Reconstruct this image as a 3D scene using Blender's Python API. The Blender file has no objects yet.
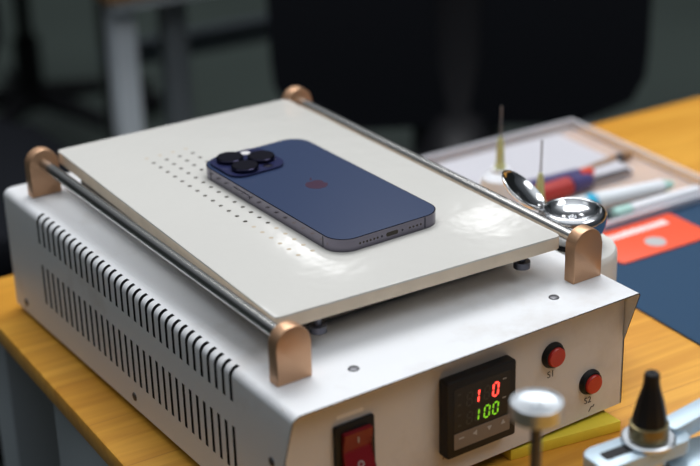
import bpy, bmesh, math, random
from mathutils import Vector, Matrix, Euler
random.seed(7)
C = bpy.context.scene.collection
U = 0.001
ZO = 0.8405            # all shapes are written in millimetres; z = 0 is the top of the machine, the bench top is -90.5
TB = -90.5
FL = -840.5
PI = math.pi

# ---------------------------------------------------------------- helpers
def W3(x, y, z):
    return Vector((x*U, y*U, z*U+ZO))

def thing(name, label, cat, loc, group=None, rz=0.0):
    o = bpy.data.objects.new(name, None); C.objects.link(o)
    o.location = W3(*loc); o.rotation_euler = (0, 0, rz)
    o.empty_display_size = .02
    o['label'] = label; o['category'] = cat
    if group: o['group'] = group
    return o

def tag(o, label, cat, group=None):
    o['label'] = label; o['category'] = cat
    if group: o['group'] = group
    return o

def chain_inv(o):
    m = Matrix.Identity(4)
    p = o
    while p is not None:
        m = Matrix.Translation(p.location) @ p.rotation_euler.to_matrix().to_4x4() @ m
        p = p.parent
    return m.inverted()

def obj(name, bm, mats, parent=None, angle=24, local=False, origin=None):
    """bm is in mm, machine frame (or in the parent's own frame when local); origin in mm machine frame"""
    me = bpy.data.meshes.new(name)
    bmesh.ops.recalc_face_normals(bm, faces=bm.faces)
    if local:
        bm.transform(Matrix.Scale(U, 4))
        loc = Vector((0, 0, 0))
    else:
        bm.transform(Matrix.Translation((0, 0, ZO)) @ Matrix.Scale(U, 4))
        if parent is not None:
            bm.transform(chain_inv(parent))
        loc = Vector((0, 0, 0))
        if parent is None:
            if origin is None:
                xs = [v.co for v in bm.verts]
                mn = Vector([min(v[i] for v in xs) for i in range(3)]); mx = Vector([max(v[i] for v in xs) for i in range(3)])
                loc = Vector(((mn.x+mx.x)/2, (mn.y+mx.y)/2, mn.z))
            else:
                loc = W3(*origin)
            bm.transform(Matrix.Translation(-loc))
    if parent is not None:
        xs = [v.co for v in bm.verts]
        mn = Vector([min(v[i] for v in xs) for i in range(3)]); mx = Vector([max(v[i] for v in xs) for i in range(3)])
        loc = (mn+mx)/2
        bm.transform(Matrix.Translation(-loc))
    bm.to_mesh(me); bm.free()
    me.polygons.foreach_set('use_smooth', [True]*len(me.polygons))
    me.set_sharp_from_angle(angle=math.radians(angle))
    if not isinstance(mats, (list, tuple)): mats = [mats]
    for m in mats: me.materials.append(m)
    o = bpy.data.objects.new(name, me); C.objects.link(o)
    o.location = loc
    if parent is not None: o.parent = parent
    return o

def merge(bm, b2, mat=None, mi=None):
    if mat is not None: b2.transform(mat)
    if mi is not None:
        for f in b2.faces: f.material_index = mi
    me = bpy.data.meshes.new('tmp'); b2.to_mesh(me); b2.free()
    bm.from_mesh(me); bpy.data.meshes.remove(me)
    return bm

def box(x0, x1, y0, y1, z0, z1, bev=0, seg=2, bm=None, mat=None, mi=None):
    b = bmesh.new(); bmesh.ops.create_cube(b, size=1)
    for v in b.verts:
        v.co = Vector((x0+(v.co.x+.5)*(x1-x0), y0+(v.co.y+.5)*(y1-y0), z0+(v.co.z+.5)*(z1-z0)))
    if bev: bmesh.ops.bevel(b, geom=b.edges[:], offset=bev, segments=seg, profile=.5, affect='EDGES')
    if bm is None:
        if mat is not None: b.transform(mat)
        return b
    return merge(bm, b, mat, mi)

def frame_to(a, b):
    a = Vector(a); b = Vector(b); d = (b-a)
    q = d.to_track_quat('Z', 'Y')
    return Matrix.Translation(a) @ q.to_matrix().to_4x4(), d.length

def lathe(prof, seg=40, bm=None, mat=None, mi=None, cap=True):
    """prof: list of (r, z); closed with caps if r > 0"""
    b = bmesh.new(); rings = []
    for r, z in prof:
        if r < 1e-6: rings.append([b.verts.new((0, 0, z))])
        else: rings.append([b.verts.new((r*math.cos(2*PI*i/seg), r*math.sin(2*PI*i/seg), z)) for i in range(seg)])
    for A, B in zip(rings, rings[1:]):
        for i in range(seg):
            j = (i+1) % seg
            if len(A) == 1 and len(B) == 1: continue
            if len(A) == 1: b.faces.new((A[0], B[j], B[i]))
            elif len(B) == 1: b.faces.new((A[i], A[j], B[0]))
            else: b.faces.new((A[i], A[j], B[j], B[i]))
    if cap:
        for R in (rings[0], rings[-1]):
            if len(R) > 1: b.faces.new(R)
    if bm is None:
        if mat is not None: b.transform(mat)
        return b
    return merge(bm, b, mat, mi)

def smooth_prof(pts, n=5):
    out = []
    P = [pts[0]]+list(pts)+[pts[-1]]
    for i in range(1, len(P)-2):
        p0, p1, p2, p3 = P[i-1], P[i], P[i+1], P[i+2]
        for k in range(n):
            t = k/n
            out.append(tuple(max(0, v) if c == 0 else v for c, v in enumerate(.5*((2*p1[c])+(-p0[c]+p2[c])*t+(2*p0[c]-5*p1[c]+4*p2[c]-p3[c])*t*t+(-p0[c]+3*p1[c]-3*p2[c]+p3[c])*t**3) for c in (0, 1))))
    out.append(pts[-1])
    return out

def rod(a, b, r, seg=24, bm=None, ch=0, mi=None):
    m, L = frame_to(a, b)
    pr = [(r, 0), (r, L)] if not ch else [(r-ch, 0), (r, ch), (r, L-ch), (r-ch, L)]
    return lathe(pr, seg, bm, m, mi)

def tube(pts, r, seg=10, bm=None, mi=None):
    b = bmesh.new(); rings = []
    pts = [Vector(p) for p in pts]
    up = Vector((0, 0, 1))
    for i, p in enumerate(pts):
        d = (pts[min(i+1, len(pts)-1)]-pts[max(i-1, 0)]).normalized()
        s = d.cross(up)
        if s.length < 1e-3: s = d.cross(Vector((1, 0, 0)))
        s.normalize(); t = s.cross(d)
        rr = r[i] if isinstance(r, (list, tuple)) else r
        rings.append([b.verts.new(p+rr*(math.cos(2*PI*k/seg)*s+math.sin(2*PI*k/seg)*t)) for k in range(seg)])
    for A, B in zip(rings, rings[1:]):
        for k in range(seg):
            j = (k+1) % seg; b.faces.new((A[k], A[j], B[j], B[k]))
    b.faces.new(rings[0]); b.faces.new(rings[-1])
    if bm is None: return b
    return merge(bm, b, None, mi)

def prism(poly, z0, z1, bev=0, seg=2, bm=None, mat=None, mi=None):
    """poly in xy, extruded along z"""
    b = bmesh.new()
    A = [b.verts.new((x, y, z0)) for x, y in poly]; B = [b.verts.new((x, y, z1)) for x, y in poly]
    n = len(poly)
    fa = b.faces.new(A[::-1]); fb = b.faces.new(B)
    for i in range(n):
        j = (i+1) % n; b.faces.new((A[i], A[j], B[j], B[i]))
    if bev:
        es = [e for e in b.edges if all(abs(v.co.z-z1) < 1e-6 for v in e.verts) or all(abs(v.co.z-z0) < 1e-6 for v in e.verts)]
        bmesh.ops.bevel(b, geom=es, offset=bev, segments=seg, profile=.5, affect='EDGES')
    if bm is None:
        if mat is not None: b.transform(mat)
        return b
    return merge(bm, b, mat, mi)

def rrect(x0, x1, y0, y1, r, n=8):
    out = []
    for cx, cy, a0 in ((x1-r, y1-r, 0), (x0+r, y1-r, 90), (x0+r, y0+r, 180), (x1-r, y0+r, 270)):
        for i in range(n+1):
            a = math.radians(a0+90*i/n); out.append((cx+r*math.cos(a), cy+r*math.sin(a)))
    return out

def text_bm(s, size, depth=.1):
    cu = bpy.data.curves.new('t', 'FONT'); cu.body = s; cu.size = size; cu.extrude = depth
    cu.align_x = 'CENTER'; cu.align_y = 'CENTER'
    o = bpy.data.objects.new('t', cu); C.objects.link(o)
    bpy.context.view_layer.update()
    me = o.to_mesh(); b = bmesh.new(); b.from_mesh(me); o.to_mesh_clear()
    bpy.data.objects.remove(o); bpy.data.curves.remove(cu)
    return b

# xz plane facing -y : local (u, v, w) -> (x = u, y = -w, z = v)
FRONT = Matrix(((1, 0, 0, 0), (0, 0, -1, 0), (0, 1, 0, 0), (0, 0, 0, 1)))
def front(x, y, z): return Matrix.Translation((x, y, z)) @ FRONT

# ---------------------------------------------------------------- materials
def mat(name, col, rough=.5, metal=0, spec=.5, coat=0, bump=0, bscale=200, var=0, vscale=20, **kw):
    m = bpy.data.materials.new(name); m.use_nodes = True
    nt = m.node_tree; p = nt.nodes['Principled BSDF']
    p.inputs['Base Color'].default_value = (*col, 1); p.inputs['Roughness'].default_value = rough
    p.inputs['Metallic'].default_value = metal; p.inputs['Specular IOR Level'].default_value = spec
    p.inputs['Coat Weight'].default_value = coat; p.inputs['Coat Roughness'].default_value = kw.get('coat_rough', .05)
    tc = nt.nodes.new('ShaderNodeTexCoord')
    n2 = nt.nodes.new('ShaderNodeTexNoise'); n2.inputs['Scale'].default_value = vscale; n2.inputs['Detail'].default_value = 4
    nt.links.new(tc.outputs['Object'], n2.inputs['Vector'])
    mx = nt.nodes.new('ShaderNodeMix'); mx.data_type = 'RGBA'
    k = max(var, .02)
    mx.inputs[6].default_value = (*[max(0, c*(1-k)) for c in col], 1); mx.inputs[7].default_value = (*[min(1, c*(1+k)) for c in col], 1)
    nt.links.new(n2.outputs['Fac'], mx.inputs[0]); nt.links.new(mx.outputs[2], p.inputs['Base Color'])
    if bump:
        n = nt.nodes.new('ShaderNodeTexNoise'); n.inputs['Scale'].default_value = bscale; n.inputs['Detail'].default_value = 3
        nt.links.new(tc.outputs['Object'], n.inputs['Vector'])
        b = nt.nodes.new('ShaderNodeBump'); b.inputs['Strength'].default_value = bump; b.inputs['Distance'].default_value = kw.get('bdist', .0005)
        nt.links.new(n.outputs['Fac'], b.inputs['Height']); nt.links.new(b.outputs['Normal'], p.inputs['Normal'])
    if 'trans' in kw: p.inputs['Transmission Weight'].default_value = kw['trans']
    if 'alpha' in kw: p.inputs['Alpha'].default_value = kw['alpha']
    if 'sss' in kw:
        p.inputs['Subsurface Weight'].default_value = kw['sss']; p.inputs['Subsurface Radius'].default_value = (.01, .01, .01); p.inputs['Subsurface Scale'].default_value = .5
    if 'emit' in kw:
        p.inputs['Emission Color'].default_value = (*kw['emit'], 1); p.inputs['Emission Strength'].default_value = kw['es']
    return m

def paint_material(name, col, stain, amount):
    """powder-coated steel with worn, brownish dirt in irregular patches"""
    m = mat(name, col, rough=.38, spec=.5, bump=.25, bscale=900, bdist=.0003)
    nt = m.node_tree; p = nt.nodes['Principled BSDF']; tc = [n for n in nt.nodes if n.type == 'TEX_COORD'][0]
    n = nt.nodes.new('ShaderNodeTexNoise'); n.inputs['Scale'].default_value = 14; n.inputs['Detail'].default_value = 8; n.inputs['Roughness'].default_value = .65
    nt.links.new(tc.outputs['Object'], n.inputs['Vector'])
    r = nt.nodes.new('ShaderNodeValToRGB'); r.color_ramp.elements[0].position = .52; r.color_ramp.elements[1].position = .78
    r.color_ramp.elements[0].color = (0, 0, 0, 1); r.color_ramp.elements[1].color = (amount,)*3+(1,)
    nt.links.new(n.outputs['Fac'], r.inputs['Fac'])
    mx = nt.nodes.new('ShaderNodeMix'); mx.data_type = 'RGBA'
    mx.inputs[6].default_value = (*col, 1); mx.inputs[7].default_value = (*stain, 1)
    nt.links.new(r.outputs['Color'], mx.inputs[0])
    nt.links.new(mx.outputs[2], p.inputs['Base Color'])
    return m

def wood_material():
    m = bpy.data.materials.new('laminated_pine'); m.use_nodes = True
    nt = m.node_tree; N = nt.nodes; Lk = nt.links; p = N['Principled BSDF']
    tc = N.new('ShaderNodeTexCoord')
    # long strips running along the table's x, staves of random tone
    br = N.new('ShaderNodeTexBrick'); br.offset = .37; br.squash = 1
    br.inputs['Scale'].default_value = 1; br.inputs['Brick Width'].default_value = .46; br.inputs['Row Height'].default_value = .055
    br.inputs['Mortar Size'].default_value = .0006; br.inputs['Mortar Smooth'].default_value = .6
    br.inputs['Color1'].default_value = (.76, .36, .045, 1); br.inputs['Color2'].default_value = (.82, .42, .060, 1); br.inputs['Mortar'].default_value = (.66, .30, .045, 1)
    Lk.new(tc.outputs['Object'], br.inputs['Vector'])
    mp = N.new('ShaderNodeMapping'); mp.inputs['Scale'].default_value = (1.6, 22, 22); Lk.new(tc.outputs['Object'], mp.inputs['Vector'])
    ns = N.new('ShaderNodeTexNoise'); ns.inputs['Scale'].default_value = 3.2; ns.inputs['Detail'].default_value = 6; ns.inputs['Distortion'].default_value = 1.6
    Lk.new(mp.outputs['Vector'], ns.inputs['Vector'])
    rp = N.new('ShaderNodeValToRGB'); rp.color_ramp.elements[0].position = .38; rp.color_ramp.elements[1].position = .66
    rp.color_ramp.elements[0].color = (.76, .66, .50, 1); rp.color_ramp.elements[1].color = (1, 1, 1, 1)
    Lk.new(ns.outputs['Fac'], rp.inputs['Fac'])
    mx = N.new('ShaderNodeMix'); mx.data_type = 'RGBA'; mx.blend_type = 'MULTIPLY'; mx.inputs[0].default_value = .75
    Lk.new(br.outputs['Color'], mx.inputs[6]); Lk.new(rp.outputs['Color'], mx.inputs[7]); Lk.new(mx.outputs[2], p.inputs['Base Color'])
    p.inputs['Roughness'].default_value = .34; p.inputs['Specular IOR Level'].default_value = .45
    return m

M = {}
M['wood'] = wood_material()
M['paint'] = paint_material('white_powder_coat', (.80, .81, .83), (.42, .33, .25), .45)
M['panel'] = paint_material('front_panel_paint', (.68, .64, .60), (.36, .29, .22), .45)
M['inside'] = mat('inside_shade_black', (.02, .02, .02), .8)  # black carries the shade of the slots and interior in its colour
M['copper'] = mat('bronze_anodised', (.56, .33, .195), .38, metal=.6, bump=.12, bscale=700, var=.06)
M['chrome'] = mat('brushed_steel_rod', (.74, .73, .71), .25, metal=1, bump=.05, bscale=400)
M['sheet'] = mat('white_silicone_sheet', (.625, .61, .575), .15, spec=.5, bump=.35, bscale=26, bdist=.002, var=.02, vscale=9)
M['sheet_side'] = mat('beige_plate_body', (.72, .60, .46), .5, var=.18, vscale=60)
M['heater'] = mat('heater_casing', (.07, .06, .05), .6)
M['hole'] = mat('vacuum_hole', (.05, .04, .03), .8)
M['hole_pale'] = mat('clogged_hole', (.50, .42, .32), .7)
M['black'] = mat('black_plastic', (.010, .010, .011), .45, spec=.3)
M['black_matte'] = mat('black_matte', (.010, .010, .012), .75, bump=.2, bscale=300)
M['red_rocker'] = mat('red_rocker_plastic', (.19, .004, .010), .3)
M['red_btn'] = mat('red_button_plastic', (.50, .022, .016), .35)
M['red_led'] = mat('red_led', (.6, .03, .02), .5, emit=(1, .05, .035), es=3.2)
M['green_led'] = mat('green_led', (.2, .6, .03), .5, emit=(.28, .75, .02), es=.6)
M['dim_seg'] = mat('unlit_segment', (.030, .027, .023), .5)
M['lens_black'] = mat('display_window', (.014, .012, .011), .4, spec=.3)
M['btn_strip'] = mat('taupe_button_strip', (.20, .155, .12), .5)
M['grey_mark'] = mat('grey_marking', (.42, .40, .38), .5)
M['ink'] = mat('black_ink', (.03, .025, .02), .6)
M['sticker'] = mat('pale_sticker', (.95, .90, .84), .5)
M['screw'] = mat('dull_screw_steel', (.13, .13, .14), .45, metal=.9)
M['yellow'] = mat('yellow_painted_wood', (.86, .66, .05), .5, var=.12, vscale=50, bump=.2, bscale=150)
M['phone_back'] = mat('matte_blue_glass', (.028, .046, .105), .25, spec=.55)
M['phone_side'] = mat('purple_steel', (.17, .16, .20), .14, metal=1)
M['phone_logo'] = mat('polished_emblem', (.12, .062, .11), .22, metal=.6)
M['phone_bump'] = mat('camera_glass', (.022, .025, .075), .10, spec=.7)
M['lens_glass'] = mat('lens_glass', (.006, .005, .010), .05, spec=.8)
M['lens_ring'] = mat('lens_ring', (.035, .033, .06), .2, metal=1)
M['band'] = mat('antenna_band', (.035, .035, .055), .5)
M['flash'] = mat('flash_lens', (.75, .72, .72), .2)
M['steel'] = mat('polished_stainless', (.66, .67, .69), .13, metal=1)
M['steel_soft'] = mat('turned_aluminium', (.62, .66, .70), .34, metal=1)
M['alu_blue'] = mat('pale_anodised_aluminium', (.50, .62, .71), .42, metal=.35)
M['brass'] = mat('dull_brass', (.22, .18, .09), .4, metal=.8)
M['hdpe'] = mat('white_bottle_plastic', (.80, .79, .75), .42, sss=.25)
M['clear_bottle'] = mat('cloudy_bottle_plastic', (.86, .88, .93), .3, sss=.2)
M['hub'] = mat('yellow_green_needle_hub', (.74, .76, .36), .35, trans=.2)
M['needle'] = mat('needle_steel', (.30, .30, .32), .3, metal=.8)
M['mat_blue'] = mat('navy_silicone_mat', (.020, .058, .118), .7, spec=.25, bump=.2, bscale=900)
M['card'] = mat('orange_card', (.90, .095, .03), .45)
M['card_white'] = mat('card_print_white', (.85, .80, .78), .5)
M['card_grey'] = mat('card_print_grey', (.50, .50, .50), .4)
M['floor'] = mat('green_grey_floor', (.050, .066, .057), .42, var=.25, vscale=1.5)
M['leg_grey'] = mat('grey_leg_paint', (.30, .33, .36), .4)
M['leg_light'] = mat('light_leg_paint', (.74, .80, .86), .4)
M['far_rail'] = mat('far_rail_paint', (.14, .17, .21), .5)
M['dark_rail'] = mat('dark_rail', (.05, .055, .05), .5)
M['chair_mesh'] = mat('black_chair_mesh', (.005, .006, .009), .85, spec=.15, bump=.3, bscale=500)
M['chair_black'] = mat('black_chair_plastic', (.008, .008, .010), .5, spec=.25)
M['wall'] = mat('grey_wall', (.08, .09, .09), .8)
M['wood2'] = mat('brown_table_top', (.36, .20, .09), .45, var=.2, vscale=8)
M['clear'] = mat('clear_box_plastic', (.88, .88, .93), .12, alpha=.42, bump=.15, bscale=30, bdist=.001)
M['foam'] = mat('white_packing_sheet', (.55, .54, .58), .6)
M['dark_red'] = mat('dark_red_grip', (.42, .03, .025), .4)
M['navy'] = mat('navy_grip', (.06, .05, .16), .4)
M['cyan'] = mat('cyan_band', (.02, .45, .70), .4)
M['white_pl'] = mat('white_pen_plastic', (.80, .84, .88), .35)
M['mint'] = mat('mint_cap', (.45, .72, .66), .4)
M['brown'] = mat('brown_handle', (.30, .17, .09), .5)
M['red_pl'] = mat('bright_red_plastic', (.75, .06, .03), .4)
M['dark_steel'] = mat('dark_tool_steel', (.10, .10, .12), .35, metal=.8)

# ---------------------------------------------------------------- the room
def struct(name, bm, m):
    o = obj(name, bm, m, None); o['kind'] = 'structure'; return o
struct('floor', box(-3000, 6000, -2500, 6500, FL-60, FL), M['floor'])
struct('wall_back', box(-3000, 6000, 6500, 6600, FL, 1900), M['wall'])
struct('wall_right', box(6000, 6100, -2500, 6600, FL, 1900), M['wall'])
struct('wall_left', box(-3100, -3000, -2500, 6600, FL, 1900), M['wall'])

# ---------------------------------------------------------------- the bench
TR = math.radians(-2.4)
bench = thing('work_bench', 'orange pine topped work bench carrying the heating machine', 'table', (-20, 432, FL), rz=TR)
BL, BW, BT = 1500, 800, 15
def bx(x0, x1, y0, y1, z0, z1, bev=0, **k): return box(x0, x1, y0, y1, z0-FL, z1-FL, bev, **k)
obj('tabletop', bx(0, BL, -BW, 0, TB-BT, TB, 2.5), M['wood'], bench, local=True)
obj('side_panel', bx(8, 26, -BW+40, -150, FL, TB-BT, 1), M['leg_grey'], bench, local=True)
for (lx, ly) in ((10, -50), (BL-60, -50), (BL-60, -BW+10)):
    obj('leg', bx(lx, lx+45, ly, ly+40, FL, TB-BT, 2), M['leg_grey'], bench, local=True)
obj('apron', bx(60, BL-60, -45, -25, TB-BT-60, TB-BT, 1), M['leg_grey'], bench, local=True)

# ---------------------------------------------------------------- the machine
W, D = 237.8, 376.4
mach = thing('heating_machine', 'white steel screen separating machine with slotted side standing on the pine bench', 'machine', (W/2, D/2, TB))

def zbot(x, y):
    return (-82.6+3.2*x/W) - 4.2*y/D

# cover: profile round left side, top and right side; slots are real gaps
prof = []    # (x, z, kind)
def add(x, z, k): prof.append((x, z, k))
add(0, None, 'bl'); add(0, -65, 's'); add(0, -36, 's'); add(0, -20, 's')
r = 5.5
for i in range(7):
    a = PI-i*(PI/2)/6
    add(r+r*math.cos(a), -r+r*math.sin(a), 's')
add(11.5, 0, 's'); add(W-12, 0, 's')
for i in range(5):
    a = PI/2-i*(PI/2)/4
    add(W-3+3*math.cos(a), -3+3*math.sin(a), 's')
add(W, -36, 's'); add(W, None, 'br')
pitch, sw, y_first = 8.2258, 3.0, 64.0
ys = [0, 14]
slot_rows = set()
for k in range(32):
    c = y_first+k*pitch
    ys += [c-sw/2, c+sw/2]; slot_rows.add(len(ys)-2)
ys += [D]
cv = bmesh.new(); grid = []
for j, y in enumerate(ys):
    row = []
    for (x, z, k) in prof:
        zz = zbot(x, y) if z is None else z
        yy = y
        if j == 0: yy = 12*min(1, max(0, -zz)/36)
        row.append(cv.verts.new((x, yy, zz)))
    grid.append(row)
for j in range(len(ys)-1):
    for i in range(len(prof)-1):
        if j in slot_rows and (i == 1 or 3 <= i <= 9): continue
        cv.faces.new((grid[j][i], grid[j][i+1], grid[j+1][i+1], grid[j+1][i]))
cover = obj('cover', cv, [M['paint'], M['inside']], mach, angle=28)
# recalc may flip an open shell: make normals point outward, then give the sheet its thickness inward
sm = cover.modifiers.new('sheet', 'SOLIDIFY'); sm.thickness = .0007; sm.material_offset_rim = 1  # sheet rims coloured black, so the slot shade is painted on
me = cover.data
top = max(me.polygons, key=lambda f: f.area)
sm.offset = -1 if top.normal.z > 0 or abs(top.normal.z) < .5 and top.normal.x > 0 else 1

es = cover.modifiers.new('edges', 'EDGE_SPLIT'); es.split_angle = math.radians(30)
fp = box(1.4, W-1.4, 12, 13.4, -80.6, -1.4)
for v in fp.verts:
    if v.co.z < -50: v.co.z = zbot(v.co.x, 12)+.2
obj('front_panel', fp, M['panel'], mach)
obj('back_panel', box(1.4, W-1.4, D-3, D-1.6, -84, -1.4), M['paint'], mach)
bp = box(1.4, W-1.4, 13.5, D-3, -80, -78.6)
for v in bp.verts: v.co.z += zbot(v.co.x, v.co.y)+81
obj('base_plate', bp, M['inside'], mach)
ish = box(2.6, 3.4, 16, D-6, -78, -2.6); box(3.4, 24, 16, D-6, -3.4, -2.6, bm=ish)
obj('slot_shade_liner', ish, M['inside'], mach)  # added black liner, stands in for the shade behind the slots
for (x, y) in ((22, 40), (W-22, 55), (22, D-35), (W-22, D-35)):
    obj('rubber_foot', lathe([(9, TB), (9, TB+3), (7.5, zbot(x, y)+1.6)], 24, mat=Matrix.Translation((x, y, 0))), M['black_matte'], mach)

def screw(name, pos, d, r=2.6, m='screw'):
    a = Vector(pos); b = a+Vector(d)
    mt, L = frame_to(a, b)
    s = lathe([(r, 0), (r*.9, .5), (r*.5, .9), (0, 1)], 20, mat=mt)
    return obj(name, s, M[m], mach)
for p_ in ((53, 24, 0), (193, 25, 0)): screw('top_screw', p_, (0, 0, 1), 3.2)
for p_ in ((0, 24, -38), (0, 190, -76.5), (0, 357, -79)): screw('side_screw', p_, (-1, 0, 0), 2.8)

# rod brackets
XL, XR, RZ = 20.6, 223.6, 22.3
def arch(xc, y0, y1, w=21.3, h=32.6):
    r = w/2; pts = [(xc-r, .02), (xc+r, .02)]
    for i in range(17):
        a = i*PI/16; pts.append((xc+r*math.cos(a), h-r+r*math.sin(a)))
    b = prism(pts, -y1, -y0, bev=.7, seg=2)      # extrude along w = -y
    b.transform(FRONT)
    return b
for xc in (XL, XR):
    for y0 in (30.6, 347.5):
        obj('rod_bracket', arch(xc, y0, y0+8.3), M['copper'], mach)
    obj('guide_rod', rod((xc, 39.4, RZ), (xc, 347.7, RZ), 3.9, 32), M['chrome'], mach)

# heating plate with its white sheet, slightly out of square on the machine
Q = [(24.6, 55.0), (214.3, 44.6), (213.6, 350.5), (34.6, 357.5)]
def plate_poly(ins=0, r=3.0):
    out = []; n = len(Q)
    for i in range(n):
        P0, P1, P2 = (Vector(Q[(i+k) % n]) for k in (-1, 0, 1))
        a = (P0-P1).normalized(); b = (P2-P1).normalized()
        P1 = P1+(a+b)*ins
        for t in (0, .25, .5, .75, 1):
            p = P1+a*r*(1-t)**2+b*r*t**2
            out.append((p.x, p.y))
    return out
plate = obj('heating_plate', prism(plate_poly(), 17.9, 25.2, bev=.5), M['sheet_side'], mach)
sh = prism(plate_poly(0), 25.25, 26.3, bev=.45, seg=2)
for c, x in enumerate((76.4, 86.3, 96.1, 106.0)):
    for k in range(20):
        y = 114.8+10.03*k
        pale = (c == 0 and k < 6) or (c >= 1 and k < 5) or k > 18
        lathe([(.0, 26.34), (1.45, 26.34)], 12, bm=sh, mat=Matrix.Translation((x, y, 0)), mi=2 if pale else 1, cap=False)
obj('white_sheet', sh, [M['sheet'], M['hole'], M['hole_pale']], mach)
obj('heater_block', box(40, 200, 72, 335, 4, 17.8, 1), M['heater'], mach)
for (x, y) in ((60, 100), (185, 100), (60, 315), (185, 315)):
    obj('standoff', rod((x, y, -.2), (x, y, 4.1), 6, 20), M['screw'], mach)
for (x, y) in ((52, 57), (192, 53)):
    obj('levelling_screw', lathe([(5, 9), (5, 13), (2.2, 13.2), (2.2, 17.9)], 20, mat=Matrix.Translation((x, y, 0))), M['dark_steel'], mach)

# red rocker switch
rs = thing('power_switch', '', '', (0, 0, 0)); del rs['label']; del rs['category']
rs.parent = mach; rs.location = W3(43.5, 12, -39)-mach.location
fr = prism(rrect(30.8, 56.2, -56.5, -22.0, 1.2, 4), -12, -9.6, bev=.6)
fr.transform(FRONT)
obj('switch_frame', fr, M['black'], rs)
rk = bmesh.new()
# two facets meeting in a shallow valley, lower end proud
yy = [(-26.5, 6.2), (-38.5, 8.8), (-52.5, 3.0)]
vs = []
for x in (34.6, 53.0):
    vs.append([rk.verts.new((x, yv, zv)) for zv, yv in yy]+[rk.verts.new((x, 9.8, -52.5)), rk.verts.new((x, 9.8, -26.5))])
A_, B_ = vs
for i in range(5):
    j = (i+1) % 5; rk.faces.new((A_[i], A_[j], B_[j], B_[i]))
rk.faces.new(A_); rk.faces.new(B_)
bmesh.ops.bevel(rk, geom=rk.edges[:], offset=.5, segments=2, affect='EDGES')
rocker = obj('rocker', rk, M['red_rocker'], rs)
slope = math.atan2(8.8-3.0, 14.0)
ring = lathe([(1.3, 0), (1.3, .15), (2.0, .15), (2.0, 0)], 24, mat=Matrix.Translation((43.8, 5.15, -46.4)) @ Matrix.Rotation(-slope, 4, 'X') @ FRONT, cap=False)
obj('off_mark', ring, M['grey_mark'], rs)
obj('on_mark', box(43.4, 44.2, 6.9, 7.1, -33.8, -30.4), M['grey_mark'], rs)
lb = prism(rrect(33.5, 50.5, -19.0, -16.6, .6, 3), -12.0, -11.8); lb.transform(FRONT)
obj('switch_sticker', lb, M['sticker'], mach)['label'] = 'pale strip sticker above the red switch'

# temperature controller
tcx0, tcx1, tcz0, tcz1 = 100.3, 148.6, -65.0, -16.6
ctl = thing('temperature_controller', '', '', (0, 0, 0)); del ctl['label']; del ctl['category']
ctl.parent = mach; ctl.location = W3((tcx0+tcx1)/2, 12, (tcz0+tcz1)/2)-mach.location
bz = prism(rrect(tcx0, tcx1, tcz0, tcz1, 1.5, 4), -12, -4.0, bev=.9)
bz.transform(FRONT)
obj('bezel', bz, M['black'], ctl)
fx, fz = tcx0, tcz1
wn = prism(rrect(fx+4.5, tcx1-4.5, fz-32.0, fz-5.0, .8, 3), -4.0, -3.8); wn.transform(FRONT)
obj('display_window', wn, M['lens_black'], ctl)
st = prism(rrect(fx+4.5, tcx1-4.5, tcz0+5.0, fz-33.4, .6, 3), -4.0, -3.7); st.transform(FRONT)
obj('button_strip', st, M['btn_strip'], ctl)
SEG = {'0': 'abcdef', '1': 'bc', ' ': '', '8': 'abcdefg'}
def seg_shapes(ch, x, z, w, h, t=1.0):
    out = []
    on = SEG[ch]
    g = .25
    def hseg(zc): return [(x+g+t*.2, zc), (x+g+t*.7, zc+t/2), (x+w-g-t*.7, zc+t/2), (x+w-g-t*.2, zc), (x+w-g-t*.7, zc-t/2), (x+g+t*.7, zc-t/2)]
    def vseg(xc, z0, z1): return [(xc, z0+g), (xc-t/2, z0+g+t*.5), (xc-t/2, z1-g-t*.5), (xc, z1-g), (xc+t/2, z1-g-t*.5), (xc+t/2, z0+g+t*.5)]
    S = {'a': hseg(z+h), 'g': hseg(z+h/2), 'd': hseg(z), 'f': vseg(x, z+h/2, z+h), 'b': vseg(x+w, z+h/2, z+h), 'e': vseg(x, z, z+h/2), 'c': vseg(x+w, z, z+h/2)}
    return [(S[k], k in on) for k in S]
def digits(name, s, x0, z0, w, h, step, m_on):
    on = bmesh.new(); off = bmesh.new()
    for i, ch in enumerate(s):
        for poly, lit in seg_shapes(ch, x0+i*step, z0, w, h):
            poly = [(px+(pz-z0)*.10-(1.5 if ch == '1' and lit else 0), pz) for px, pz in poly]
            b = prism(poly, -3.8, -3.6 if lit else -3.7); b.transform(FRONT)
            merge(on if lit else off, b)
    obj(name, on, m_on, ctl)
    obj('unlit_segments', off, M['dim_seg'], ctl)
digits('red_digits', ' 1 0', fx+13.0, fz-18.0, 3.5, 8.0, 6.1, M['red_led'])
digits('green_digits', ' 100', fx+13.0, fz-29.6, 3.5, 7.2, 6.1, M['green_led'])
for k in range(4):
    o_ = box(fx+7, fx+9.2, -.1, .1, -.55, .55, mat=Matrix.Translation((0, 3.85, fz-9-k*6.6)))
    obj('indicator_lamp', o_, M['dim_seg'], ctl)
for z_ in (fz-9.5, fz-21.5):
    obj('unit_mark', box(tcx1-10, tcx1-7.5, 3.7, 3.9, z_, z_+.5), M['grey_mark'], ctl)
bzc = (tcz0+5.0+fz-33.4)/2+1.4
tri = lambda a: [(1.9*math.cos(a+k*2*PI/3), 1.9*math.sin(a+k*2*PI/3)) for k in range(3)]
for k, sh_ in enumerate(('dash', PI, -PI/2, PI/2)):
    xb = fx+9.5+k*9.8
    if sh_ == 'dash': b = box(-1.8, 1.8, -.35, .35, 0, .2)
    else: b = prism(tri(sh_), 0, .2)
    b.transform(front(xb, 3.7, bzc))
    obj('key_mark', b, M['grey_mark'], ctl)
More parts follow.
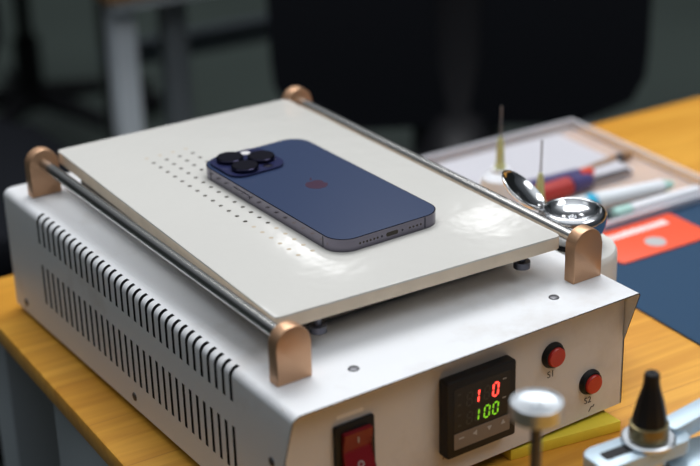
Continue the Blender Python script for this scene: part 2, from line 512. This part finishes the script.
# illegible small print under the controller and a worn patch beside it
sp = bmesh.new(); x = 103.0
while x < 128:
    w_ = random.uniform(.7, 1.6); box(x, x+w_, 11.85, 12.02, -69.2-random.uniform(0, .8), -68.0+random.uniform(0, .5), bm=sp); x += w_+.55
obj('small_print', sp, M['btn_strip'], mach)

def button(xc, zc, name, txt, tz):
    b = thing(name, '', '', (0, 0, 0)); del b['label']; del b['category']
    b.parent = mach; b.location = W3(xc, 12, zc)-mach.location
    ring = lathe([(8.1, 0), (8.1, .8), (7.5, 1.8), (7.0, 3.2), (6.3, 3.5), (6.3, 2.4), (0, 2.4)], 40, mat=front(xc, 12, zc))
    obj('button_ring', ring, M['black'], b)
    cap = lathe([(6.0, 2.4), (6.0, 4.5), (5.5, 5.1), (0, 5.3)], 40, mat=front(xc, 12, zc))
    obj('button_cap', cap, M['red_btn'], b)
    t = text_bm(txt, 6.0, .05); t.transform(front(xc-.8, 11.9, tz-.6))
    obj('button_lettering', t, M['ink'], b)
button(181.7, -28.2, 'push_button', 'S1', -40.2)
button(211.2, -55.8, 'push_button', 'S2', -67.8)
# handwritten tick near the bottom edge, beside S2
tick = tube([(211.5, 11.9, -76.5), (213.5, 11.9, -73.5), (214.8, 11.9, -74.0), (215.5, 11.9, -72.6)], .3, 6)
obj('pen_mark', tick, M['ink'], mach)

# ---------------------------------------------------------------- yellow block under the machine's front right foot
yb = box(154.0, 228.0, 1.0, 48, TB, -83.2, .8)
for v in yb.verts:
    # left end lower and nearer: a slim wedge seen from the front
    if v.co.x < 170: v.co.y += 13.0 if v.co.y < 20 else 0
yb_o = obj('yellow_block', yb, M['yellow'])
tag(yb_o, 'flat yellow painted block wedged under the front right corner of the machine', 'block')

# ---------------------------------------------------------------- phone
ph = thing('smartphone', 'dark blue smartphone lying face down on the white plate, three lenses up', 'phone', (93.5, 99.3, 26.4), rz=.013)
def pm(name, bm, m, parent=None, angle=24):   # phone frame: u right, v up the phone, w height
    return obj(name, bm, m, parent or ph, angle, local=True)
PW, PH_, PT = 77.6, 160.7, 7.85
body = prism(rrect(0, PW, 0, PH_, 13.5, 14), 0, PT, bev=.55, seg=3)
frm = pm('steel_frame', body, M['phone_side'])
back = prism(rrect(.7, PW-.7, .7, PH_-.7, 12.8, 14), PT-.1, PT+.22, bev=.2)
pm('back_glass', back, M['phone_back'])
# emblem: bitten apple with leaf
def emblem():
    s = 15.5/2
    body_pts = []
    n = 72
    for i in range(n):
        a = 2*PI*i/n
        x = math.cos(a); y = math.sin(a)
        rr = 1.0
        px = .92*x; py = .95*y
        py -= .16*math.exp(-(px/.26)**2)*(1 if y > 0 else -.55)       # notches top and bottom
        if y < 0: px *= 1-.16*(-y)**1.5
        body_pts.append([px, py])
    # bite on the right
    bc = (1.18, .12); br = .46
    out = []
    for px, py in body_pts:
        d = math.hypot(px-bc[0], py-bc[1])
        if d < br:
            k = br/max(d, 1e-3); px = bc[0]+(px-bc[0])*k; py = bc[1]+(py-bc[1])*k
            px = min(px, bc[0]-.05)
        out.append((px*s, (py-.1)*s))
    b = prism(out, 0, .06)
    leaf = []
    for i in range(9): t = i/8; leaf.append((.02+.42*t-.0, 1.0+.48*t+.14*math.sin(PI*t)))
    for i in range(1, 8): t = 1-i/8; leaf.append((.02+.42*t, 1.0+.48*t-.14*math.sin(PI*t)))
    prism([(x*s, (y-.1)*s) for x, y in leaf], 0, .06, bm=b)
    return b
e = emblem(); e.transform(Matrix.Translation((39.6, 82.0, PT+.2)))
pm('rear_emblem', e, M['phone_logo'])
bump = prism(rrect(3.0, 43.5, PH_-42, PH_-2.6, 10, 10), PT+.15, PT+1.7, bev=.8, seg=3)
bump_o = pm('camera_island', bump, M['phone_bump'])
for (u, v) in ((16.0, PH_-13.4), (16.2, PH_-32.0), (33.2, PH_-24.0)):
    ln_ = lathe([(8.9, PT+1.6), (8.9, PT+3.9), (8.5, PT+4.4), (7.7, PT+4.4)], 44, mat=Matrix.Translation((u, v, 0)), cap=False)
    lo = pm('lens_ring', ln_, M['lens_ring'])
    gl = lathe([(7.8, PT+4.3), (7.7, PT+4.5), (0, PT+4.5)], 44, mat=Matrix.Translation((u, v, 0)), cap=False)
    pm('camera_lens', gl, M['lens_glass'])
pm('flash_lens', lathe([(3.2, PT+1.6), (3.2, PT+1.85), (0, PT+1.9)], 28, mat=Matrix.Translation((30.5, PH_-8.4, 0))), M['flash'])
pm('depth_sensor', lathe([(3.2, PT+1.6), (3.2, PT+1.85), (0, PT+1.9)], 28, mat=Matrix.Translation((30.5, PH_-36.6, 0))), M['lens_glass'])
pm('side_button', prism(rrect(97, 118, PT/2-1.5, PT/2+1.5, 1.4, 4), -.0, .35, bev=.1, mat=Matrix(((0, 0, -1, 0.0), (1, 0, 0, 0), (0, 1, 0, 0), (0, 0, 0, 1)))), M['phone_side'])
for (x0, x1, y0, y1) in ((-.03, .3, 14.5, 15.7), (PW-.3, PW+.03, 14.5, 15.7), (-.03, .3, PH_-16, PH_-14.8)):
    pm('antenna_band', box(x0, x1, y0, y1, .5, PT-.4), M['band'])
pm('antenna_band', box(PW-15.4, PW-14.2, -.03, .3, .5, PT-.4), M['band'])
port = prism(rrect(34.4, 43.2, PT/2-1.3, PT/2+1.3, 1.25, 5), -.1, .05); port.transform(FRONT)
pm('charging_port', port, M['hole'])
sg = bmesh.new()
for k in range(6): lathe([(.72, .04), (0, .04)], 12, bm=sg, mat=front(15.8+k*2.5, 0, PT/2), cap=False)
pm('speaker_grille', sg, M['hole'])
sg = bmesh.new()
for k in range(4): lathe([(.72, .04), (0, .04)], 12, bm=sg, mat=front(51.6+k*2.7, 0, PT/2), cap=False)
pm('microphone_grille', sg, M['hole'])
for u in (31.4, 46.2):
    pm('case_screw', lathe([(.75, .05), (0, .05)], 12, mat=front(u, 0, PT/2), cap=False), M['band'])

# ---------------------------------------------------------------- solvent dispenser
dx, dy = 267.6, 94.5
dis = thing('liquid_dispenser', 'white plastic solvent bottle with open steel flip lid beside the machine', 'bottle', (dx, dy, TB))
T_ = Matrix.Translation((dx, dy, 0))
obj('bottle_body', lathe([(26, TB), (28.5, TB+2), (29.2, TB+5), (29.2, -18), (28.8, -15), (27.6, -13), (25, -11.9), (20, -11.6), (16, -11.5)], 56, mat=T_), M['hdpe'], dis)
obj('pump_collar', lathe([(15, -11.5), (15.3, -11), (15.3, -9), (14, -8.2)], 44, mat=T_), M['black'], dis)
obj('steel_dish', lathe(smooth_prof([(8, -9.0), (15, -8.5), (20.0, -1.6), (21.8, 6.2), (21.0, 10.4), (18.8, 12.4), (17.0, 12.6), (15.8, 11.2), (13.5, 9.0), (8, 7.0), (3, 6.4), (2.2, 6.7), (1.6, 7.5), (.9, 7.5), (.6, 6.6), (0, 6.5)]), 64, mat=T_), M['steel'], dis, angle=70)
u_ = Vector((-.470, .636, .612)).normalized(); n_ = Vector((.441, -.430, .785)).normalized(); v_ = n_.cross(u_).normalized()
hinge = Vector((dx, dy, 0))+Vector((-.83, .557, 0))*18.6+Vector((0, 0, 11.5))
ctr = hinge+u_*17.8
ML = Matrix.Translation(ctr) @ Matrix((( u_.x, v_.x, n_.x, 0), (u_.y, v_.y, n_.y, 0), (u_.z, v_.z, n_.z, 0), (0, 0, 0, 1)))
obj('flip_lid', lathe(smooth_prof([(0, -3.6), (8, -3.0), (14, -1.2), (17.2, 1.2), (17.6, 2.2), (16.8, 2.5), (15.6, 1.4), (12, -.6), (7, -1.8), (0, -2.2)]), 56, mat=ML), M['steel'], dis, angle=70)
obj('lid_hinge', rod(hinge-v_*4+Vector((.0, 0, -1)), hinge+v_*4+Vector((0, 0, -1)), 1.9, 16), M['steel'], dis)

# ---------------------------------------------------------------- needle bottles
def needle_bottle(x, y, label):
    t = thing('needle_bottle', label, 'bottle', (x, y, TB), group='needle tipped bottles')
    T = Matrix.Translation((x, y, 0))
    obj('bottle_body', lathe([(13, TB), (14.5, TB+1.5), (14.5, -46), (13.5, -41), (9, -37.5), (7, -36.5), (7, -34)], 32, mat=T), M['clear_bottle'], t)
    obj('needle_hub', lathe([(4.2, -34.5), (4.2, -31), (3.3, -30), (2.9, -18), (2.6, -14), (1.2, -9)], 24, mat=T), M['hub'], t)
    obj('needle', rod((x, y, -9.5), (x+.6, y, 15), .65, 10), M['needle'], t)
needle_bottle(347, 265, 'cloudy bottle with yellow green needle hub, the one farther behind the steel lid')
needle_bottle(325, 193, 'needle bottle whose thin needle rises just behind the open steel lid')

# ---------------------------------------------------------------- blue mat, card
CR = Matrix.Rotation(TR, 4, 'Z')
mb = prism(rrect(0, 420, -330, 128, 8, 5), TB, TB+1.6, bev=.4)
mb.transform(Matrix.Translation((346, 110, 0)) @ Matrix.Rotation(math.radians(-3.2), 4, 'Z'))
tag(obj('work_mat', mb, M['mat_blue']), 'navy blue rubber work mat on the bench right of the machine', 'mat')
cd = thing('printed_card', 'orange red printed card lying on the navy mat', 'card', (431, 192, TB+1.6), rz=math.radians(-2.4))
obj('card_body', prism(rrect(-45, 45, -25.5, 25.5, 3, 5), 0, 1.2, bev=.2), M['card'], cd, local=True)
tx = bmesh.new(); x = -38.0
while x < 30:
    w_ = random.uniform(1.8, 3.4); h_ = random.uniform(6.5, 8.5)
    box(x, x+w_, 10, 10+h_, 1.2, 1.3, bm=tx); x += w_+.5
obj('white_lettering', tx, M['card_white'], cd, local=True)
ov = lathe([(8.2, 1.2), (8.2, 1.32), (0, 1.32)], 32, mat=Matrix.Translation((0, -9.5, 0)))
obj('grey_emblem', ov, M['card_grey'], cd, local=True)

# ---------------------------------------------------------------- clear box with tools
bxr = math.radians(-2.4)
tray = thing('clear_plastic_box', 'shallow clear plastic box holding pens and tools behind the steel dispenser', 'box', (459, 316, TB), rz=bxr)
hx, hy, hz = 82, 96, 9
tb_ = bmesh.new()
box(-hx, hx, -hy, hy, 0, 1.2, bm=tb_)
for a in ((-hx, -hx+1.5, -hy, hy), (hx-1.5, hx, -hy, hy), (-hx, hx, -hy, -hy+1.5), (-hx, hx, hy-1.5, hy)):
    box(*a, 1.2, hz, bm=tb_)
for a in ((-hx-3, -hx+1, -hy-3, hy+3), (hx-1, hx+3, -hy-3, hy+3), (-hx, hx, -hy-3, -hy+1), (-hx, hx, hy-1, hy+3)):
    box(*a, hz-1.2, hz, bm=tb_)
obj('box_body', tb_, M['clear'], tray, local=True)
fs = prism(rrect(382, 516, 302, 404, 4, 4), TB+1.5, TB+6)
fs.transform(Matrix.Translation((428, 365, 0)) @ Matrix.Rotation(math.radians(-2.4), 4, 'Z') @ Matrix.Translation((-428, -371, 0)))
tag(obj('packing_sheet', fs, M['foam']), 'pale lavender foam sheet in the left half of the clear box', 'packing sheet')
fs = prism(rrect(-6, 34, 0, 110, 4, 4), TB, TB+5, bev=1); fs.transform(Matrix.Translation((340, 300, 0)) @ CR)
tag(obj('paper_pad', fs, M['foam']), 'white paper pad on the bench left of the clear box', 'paper pad')

def stick(name, label, cat, a, b, segs, group=None):
    """segs: list of (t0, t1, r0, r1, material, partname)"""
    a = Vector(a); b = Vector(b); d = b-a
    t = thing(name, label, cat, tuple(a+d*.5), group)
    for (t0, t1, r0, r1, m, pn) in segs:
        p0 = a+d*t0; p1 = a+d*t1
        mt, L = frame_to(p0, p1)
        c = min(r0, r1)*.25
        obj(pn, lathe([(r0-c, 0), (r0, c), (r1, L-c), (r1-c, L)], 20, mat=mt), M[m], t)
    return t
z0 = TB+8
stick('marker_pen', 'white marker pen with cyan band and mint tip in the clear box', 'pen', (412, 262, z0), (512, 247, z0),
      [(0, .18, 6.5, 7, 'white_pl', 'cap'), (.18, .26, 7.1, 7.1, 'cyan', 'band'), (.26, .9, 7, 6, 'white_pl', 'barrel'), (.9, 1, 5, 2.5, 'mint', 'tip')])
stick('screwdriver', 'screwdriver with dark red and navy grip behind the white marker', 'screwdriver', (398, 296, z0), (506, 292, z0),
      [(0, .42, 7, 8, 'dark_red', 'grip'), (.42, .62, 8, 6, 'navy', 'collar'), (.62, 1, 1.8, 1.6, 'dark_steel', 'shaft')])
stick('tweezers', 'navy handled pry tool lying behind the red screwdriver', 'pry tool', (412, 312, z0), (478, 306, z0),
      [(0, .8, 6, 6, 'navy', 'handle'), (.8, 1, 5, 4, 'red_pl', 'end_cap')]).name = 'pry_tool'
stick('paint_brush', 'small brown handled brush at the back of the clear box', 'brush', (470, 316, z0-3), (536, 322, z0-3),
      [(0, .7, 3, 4, 'brown', 'handle'), (.7, .82, 4.2, 4.2, 'dark_steel', 'ferrule'), (.82, 1, 4.2, 3, 'brown', 'bristles')])
stick('dark_pick', 'thin dark steel pick in front of the white marker', 'pick', (420, 238, z0-3), (534, 236, z0-3),
      [(0, .6, 3.4, 3.0, 'dark_steel', 'handle'), (.6, 1, 1.4, .7, 'dark_steel', 'tip')])
stick('pale_tube', 'pale translucent tube nearest the front wall of the clear box', 'tube', (432, 231, TB+7.5), (520, 227, TB+7.5),
      [(0, .2, 5, 5, 'mint', 'cap'), (.2, 1, 5, 4.4, 'clear_bottle', 'body')])
stick('red_capped_vial', 'red capped vial showing just under the steel lid', 'vial', (384, 268, TB+9), (396, 300, TB+9),
      [(0, .55, 8, 8, 'clear_bottle', 'body'), (.55, 1, 8.5, 8.5, 'red_pl', 'cap')])

# ---------------------------------------------------------------- foreground: knob on a post
kx, ky, kz = 71.5, -103.5, 34.0
kn = thing('round_knob_post', 'blurred round metal knob on a slim post before the temperature display', 'knob', (kx, ky, TB))
T_ = Matrix.Translation((kx, ky, 0))
obj('knob_head', lathe([(5, kz-9.0), (12.2, kz-8.4), (12.6, kz-8.0), (12.6, kz-.3), (12.3, kz), (11.4, kz), (11.0, kz-1.0), (3, kz-1.9), (2.6, kz-1.2), (0, kz-1.2)], 56, mat=T_), M['steel_soft'], kn, angle=20)
obj('post', lathe([(2.7, TB+6), (2.7, kz-8.8)], 24, mat=T_), M['dark_steel'], kn)
obj('post_foot', lathe([(16, TB), (16, TB+4), (14, TB+6), (3, TB+6.4)], 40, mat=T_), M['steel_soft'], kn)

# ---------------------------------------------------------------- foreground: repair fixture
hx_, hy_ = 152.0, -97.0
fxo = thing('repair_fixture', 'pale blue aluminium clamping fixture with black cone peg at the front right', 'fixture', (hx_, hy_, TB))
def arm(x0, x1, w, r, z0, z1, ang, m, name, slot=None, ox=0):
    b = prism(rrect(x0, x1, -w, w, r, 8), z0, z1, bev=.8)
    b.transform(Matrix.Translation((hx_+ox, hy_, 0)) @ Matrix.Rotation(ang, 4, 'Z'))
    return obj(name, b, M[m], fxo)
a1 = math.radians(-4)
arm(-36, 22, 10.5, 6, -28.5, -20.5, a1, 'alu_blue', 'slotted_arm')
sl = prism(rrect(-29, -10, -3.6, 3.6, 1.6, 5), -20.5, -20.3); sl.transform(Matrix.Translation((hx_, hy_, 0)) @ Matrix.Rotation(a1, 4, 'Z'))
obj('arm_slot', sl, M['black_matte'], fxo)
arm(14, 120, 6.0, 3, -26, -17, math.radians(6), 'alu_blue', 'guide_bar')
arm(10, 110, 13, 4, -44, -34, math.radians(-14), 'alu_blue', 'lower_arm')
T_ = Matrix.Translation((hx_, hy_, 0))
obj('hub_washer', lathe([(13.4, -20.5), (14, -19.7), (14, -18.1), (13, -17.4), (8, -17.2)], 48, mat=T_), M['steel_soft'], fxo)
obj('brass_ring', lathe([(10.0, -17.3), (10.2, -16.6), (10.0, -9.6), (8.8, -9.2)], 48, mat=T_), M['brass'], fxo)
obj('cone_peg', lathe([(9.0, -10), (8.6, -5), (7.0, 3), (4.9, 10), (4.1, 14), (4.1, 18.2), (3.5, 19.2), (1.5, 19.2), (1.2, 18.6), (0, 18.6)], 10, mat=T_), M['black'], fxo)
obj('hub_post', lathe([(10, TB+8), (10, -28.4)], 32, mat=T_), M['steel_soft'], fxo)
obj('base_block', box(hx_-28, hx_+130, hy_-60, hy_+22, TB, TB+8, 2), M['alu_blue'], fxo)
for (x, y) in ((hx_+95, hy_-22), ):
    obj('arm_post', rod((x, y, TB+8), (x, y, -43.8), 6, 20), M['steel_soft'], fxo)
obj('bar_post', rod((hx_+100, hy_+10.5, TB+8), (hx_+100, hy_+10.5, -25.8), 5, 20), M['steel_soft'], fxo)

# ---------------------------------------------------------------- background chairs
def office_chair(name, label, loc, rz, back_h=560, arms=True, group=None):
    t = thing(name, label, 'chair', loc, group, rz)
    g = lambda n, b, m, a=50: obj(n, b, M[m], t, a, local=True)
    # seat at local z 450 above the floor
    s = prism(rrect(-240, 240, -235, 215, 90, 8), 425, 480, bev=22, seg=4)
    g('seat', s, 'chair_mesh')
    g('seat_pan', prism(rrect(-150, 150, -140, 160, 40, 5), 400, 426, bev=4), 'chair_black')
    # backrest: curved padded panel from 0.54 m up
    b = bmesh.new(); nx, nz = 20, 16; H0 = 512; 
    fr_, bk_ = [], []
    for j in range(nz+1):
        q = j/nz; z = H0+q*back_h
        rowf, rowb = [], []
        hw = 256
        # rounded corners
        cr = 90
        dz = min(z-H0, H0+back_h-z)
        cut = cr-math.sqrt(max(0, cr*cr-(cr-dz)**2)) if dz < cr else 0
        hw_ = hw-cut-12*(1-q)
        for i in range(nx+1):
            x = hw_*(2*i/nx-1)
            yb_ = 225-34*(1-(x/hw)**2)*-1*.0+ -28*(x/hw)**2+40*(q-.3)**2+60*q
            rowf.append(b.verts.new((x, yb_, z))); rowb.append(b.verts.new((x, yb_+26, z)))
        fr_.append(rowf); bk_.append(rowb)
    for R in (fr_, bk_):
        for j in range(nz):
            for i in range(nx): b.faces.new((R[j][i], R[j][i+1], R[j+1][i+1], R[j+1][i]))
    for j in range(nz):
        for i in (0, nx): b.faces.new((fr_[j][i], fr_[j+1][i], bk_[j+1][i], bk_[j][i]))
    for i in range(nx):
        for j in (0, nz): b.faces.new((fr_[j][i], fr_[j][i+1], bk_[j][i+1], bk_[j][i]))
    g('backrest', b, 'chair_mesh', 60)
    g('back_spine', tube([(0, 120, 412), (0, 220, 430), (0, 285, 520), (0, 275, 700), (0, 290, 860)], [62, 62, 60, 45, 25], 12), 'chair_black')
    if arms:
        for sx in (-1, 1):
            g('armrest', tube([(sx*150, 0, 415), (sx*275, 10, 430), (sx*285, 60, 560), (sx*280, 70, 640), (sx*275, -20, 665), (sx*270, -150, 662)], [16, 16, 16, 20, 26, 22], 10), 'chair_black')
    g('gas_column', lathe([(30, 90), (30, 250), (18, 252), (18, 402)], 20), 'chair_black')
    for k in range(5):
        a = 2*PI*k/5+.3; c, s_ = math.cos(a), math.sin(a)
        lg = g('base_leg', tube([(18*c, 18*s_, 118), (160*c, 160*s_, 100), (300*c, 300*s_, 74)], [26, 20, 14], 8), 'chair_black')
        n = Vector((-s_, c, 0)); o_ = Vector((300*c, 300*s_, 29))
        g('caster', rod(o_-n*22, o_+n*22, 28.5, 18, ch=4), 'chair_black')
    return t
office_chair('office_chair', 'large black mesh office chair backrest beyond the bench, top centre', (731, 793, FL), math.radians(-33.8), arms=False, group='black office chairs')
office_chair('office_chair', 'black office chair half seen at the left, behind the machine corner', (195, 1310, FL), math.radians(0), arms=False, group='black office chairs')
office_chair('office_chair', 'dim black office chair farther away, left of the far table leg', (880, 2560, FL), math.radians(60), arms=False, group='black office chairs')

# ---------------------------------------------------------------- far table
ft = thing('far_table', 'far brown topped table with pale metal legs, top left', 'table', (486, 1247, FL), rz=math.radians(-4))
def fb(x0, x1, y0, y1, z0, z1, bev=0): return box(x0, x1, y0, y1, z0-FL, z1-FL, bev)
obj('tabletop', fb(0, 1300, 0, 640, -154, -130, 2), M['wood2'], ft, local=True)
obj('frame_rail', fb(10, 1290, 8, 40, -167, -154, 1), M['leg_light'], ft, local=True)
for (x, y, m_) in ((20, 42, 'leg_light'), (200, 570, 'dark_rail'), (108, 70, 'leg_grey'), (1230, 40, 'leg_light'), (1230, 570, 'leg_light')):  # middle and rear left legs: shade put into their darker colours
    obj('leg', fb(x, x+33, y, y+33, FL, -154, 2), M[m_], ft, local=True)
obj('side_rail', fb(58, 108, 50, 74, -700, -670, 1), M['dark_rail'], ft, local=True)
obj('rear_rail', fb(200, 1230, 576, 604, -440, -400, 1), M['far_rail'], ft, local=True)

# ---------------------------------------------------------------- lights
def area(name, loc, tgt, sx, sy, e, col=(1, 1, 1)):
    l = bpy.data.lights.new(name, 'AREA'); l.shape = 'RECTANGLE'; l.size = sx; l.size_y = sy; l.energy = e; l.color = col
    o = bpy.data.objects.new(name, l); C.objects.link(o); o.location = W3(*loc)
    d = W3(*tgt)-o.location; o.rotation_euler = d.to_track_quat('-Z', 'Y').to_euler()
    return o
area('ceiling_panel_near', (620, 900, 1850), (150, 200, 0), 1.5, .9, 34, (.97, .985, 1))
area('front_fill_right', (1100, -1100, 1850), (200, 0, -40), 1.4, .8, 12, (.98, .99, 1))  # added fill lamp, brightens the front panel
area('ceiling_panel_left', (-1300, 900, 1850), (0, 300, 0), 1.2, .4, 1.0, (.95, .98, 1))
area('ceiling_lamp_far', (1745, 2390, 1850), (53, 91, 26), .2, .34, 1.5)
area('ceiling_lamp_far_right', (3260, 2810, 1850), (212, 84, 26), .2, .36, 1.5)

w = bpy.data.worlds.new('room_light'); bpy.context.scene.world = w; w.use_nodes = True
nt = w.node_tree; bg = nt.nodes['Background']; bg.inputs['Strength'].default_value = 1.0
# pale ceiling overhead fading to a dim room at the sides
tc = nt.nodes.new('ShaderNodeTexCoord'); sx = nt.nodes.new('ShaderNodeSeparateXYZ'); rp = nt.nodes.new('ShaderNodeValToRGB')
nt.links.new(tc.outputs['Generated'], sx.inputs[0]); nt.links.new(sx.outputs['Z'], rp.inputs['Fac']); nt.links.new(rp.outputs['Color'], bg.inputs['Color'])
e = rp.color_ramp.elements
e[0].position = .30; e[0].color = (.045, .05, .056, 1); e[1].position = .92; e[1].color = (.95, 1.0, 1.05, 1)
m_ = rp.color_ramp.elements.new(.62); m_.color = (.10, .11, .12, 1)

# ---------------------------------------------------------------- camera
cam = bpy.data.cameras.new('camera'); co = bpy.data.objects.new('camera', cam); C.objects.link(co)
cam.sensor_width = 36; cam.lens = 1573.7/700*36
co.location = W3(-348.23, -590.19, 409.475)
R_ = Matrix(((0.83031876, 0.24837804, -0.49887784*-1), (-0.55667928, 0.32780531, 0.76331635), (-0.02605621, 0.91151085, -0.41044981)))
# columns: right, up, back
right = Vector((0.83031876, -0.55667928, -0.02605621)); up = Vector((0.24837804, 0.32780531, 0.91151085)); back = right.cross(up)
co.rotation_euler = Matrix((right, up, back)).transposed().to_euler()
cam.dof.use_dof = True; cam.dof.focus_distance = .925; cam.dof.aperture_fstop = 5.0; cam.dof.aperture_blades = 9
cam.clip_start = .02; cam.clip_end = 50
S = bpy.context.scene; S.camera = co
S.view_settings.view_transform = 'Standard'; S.view_settings.look = 'None'; S.view_settings.gamma = 1; S.view_settings.use_curve_mapping = False
S.view_settings.exposure = 0.0
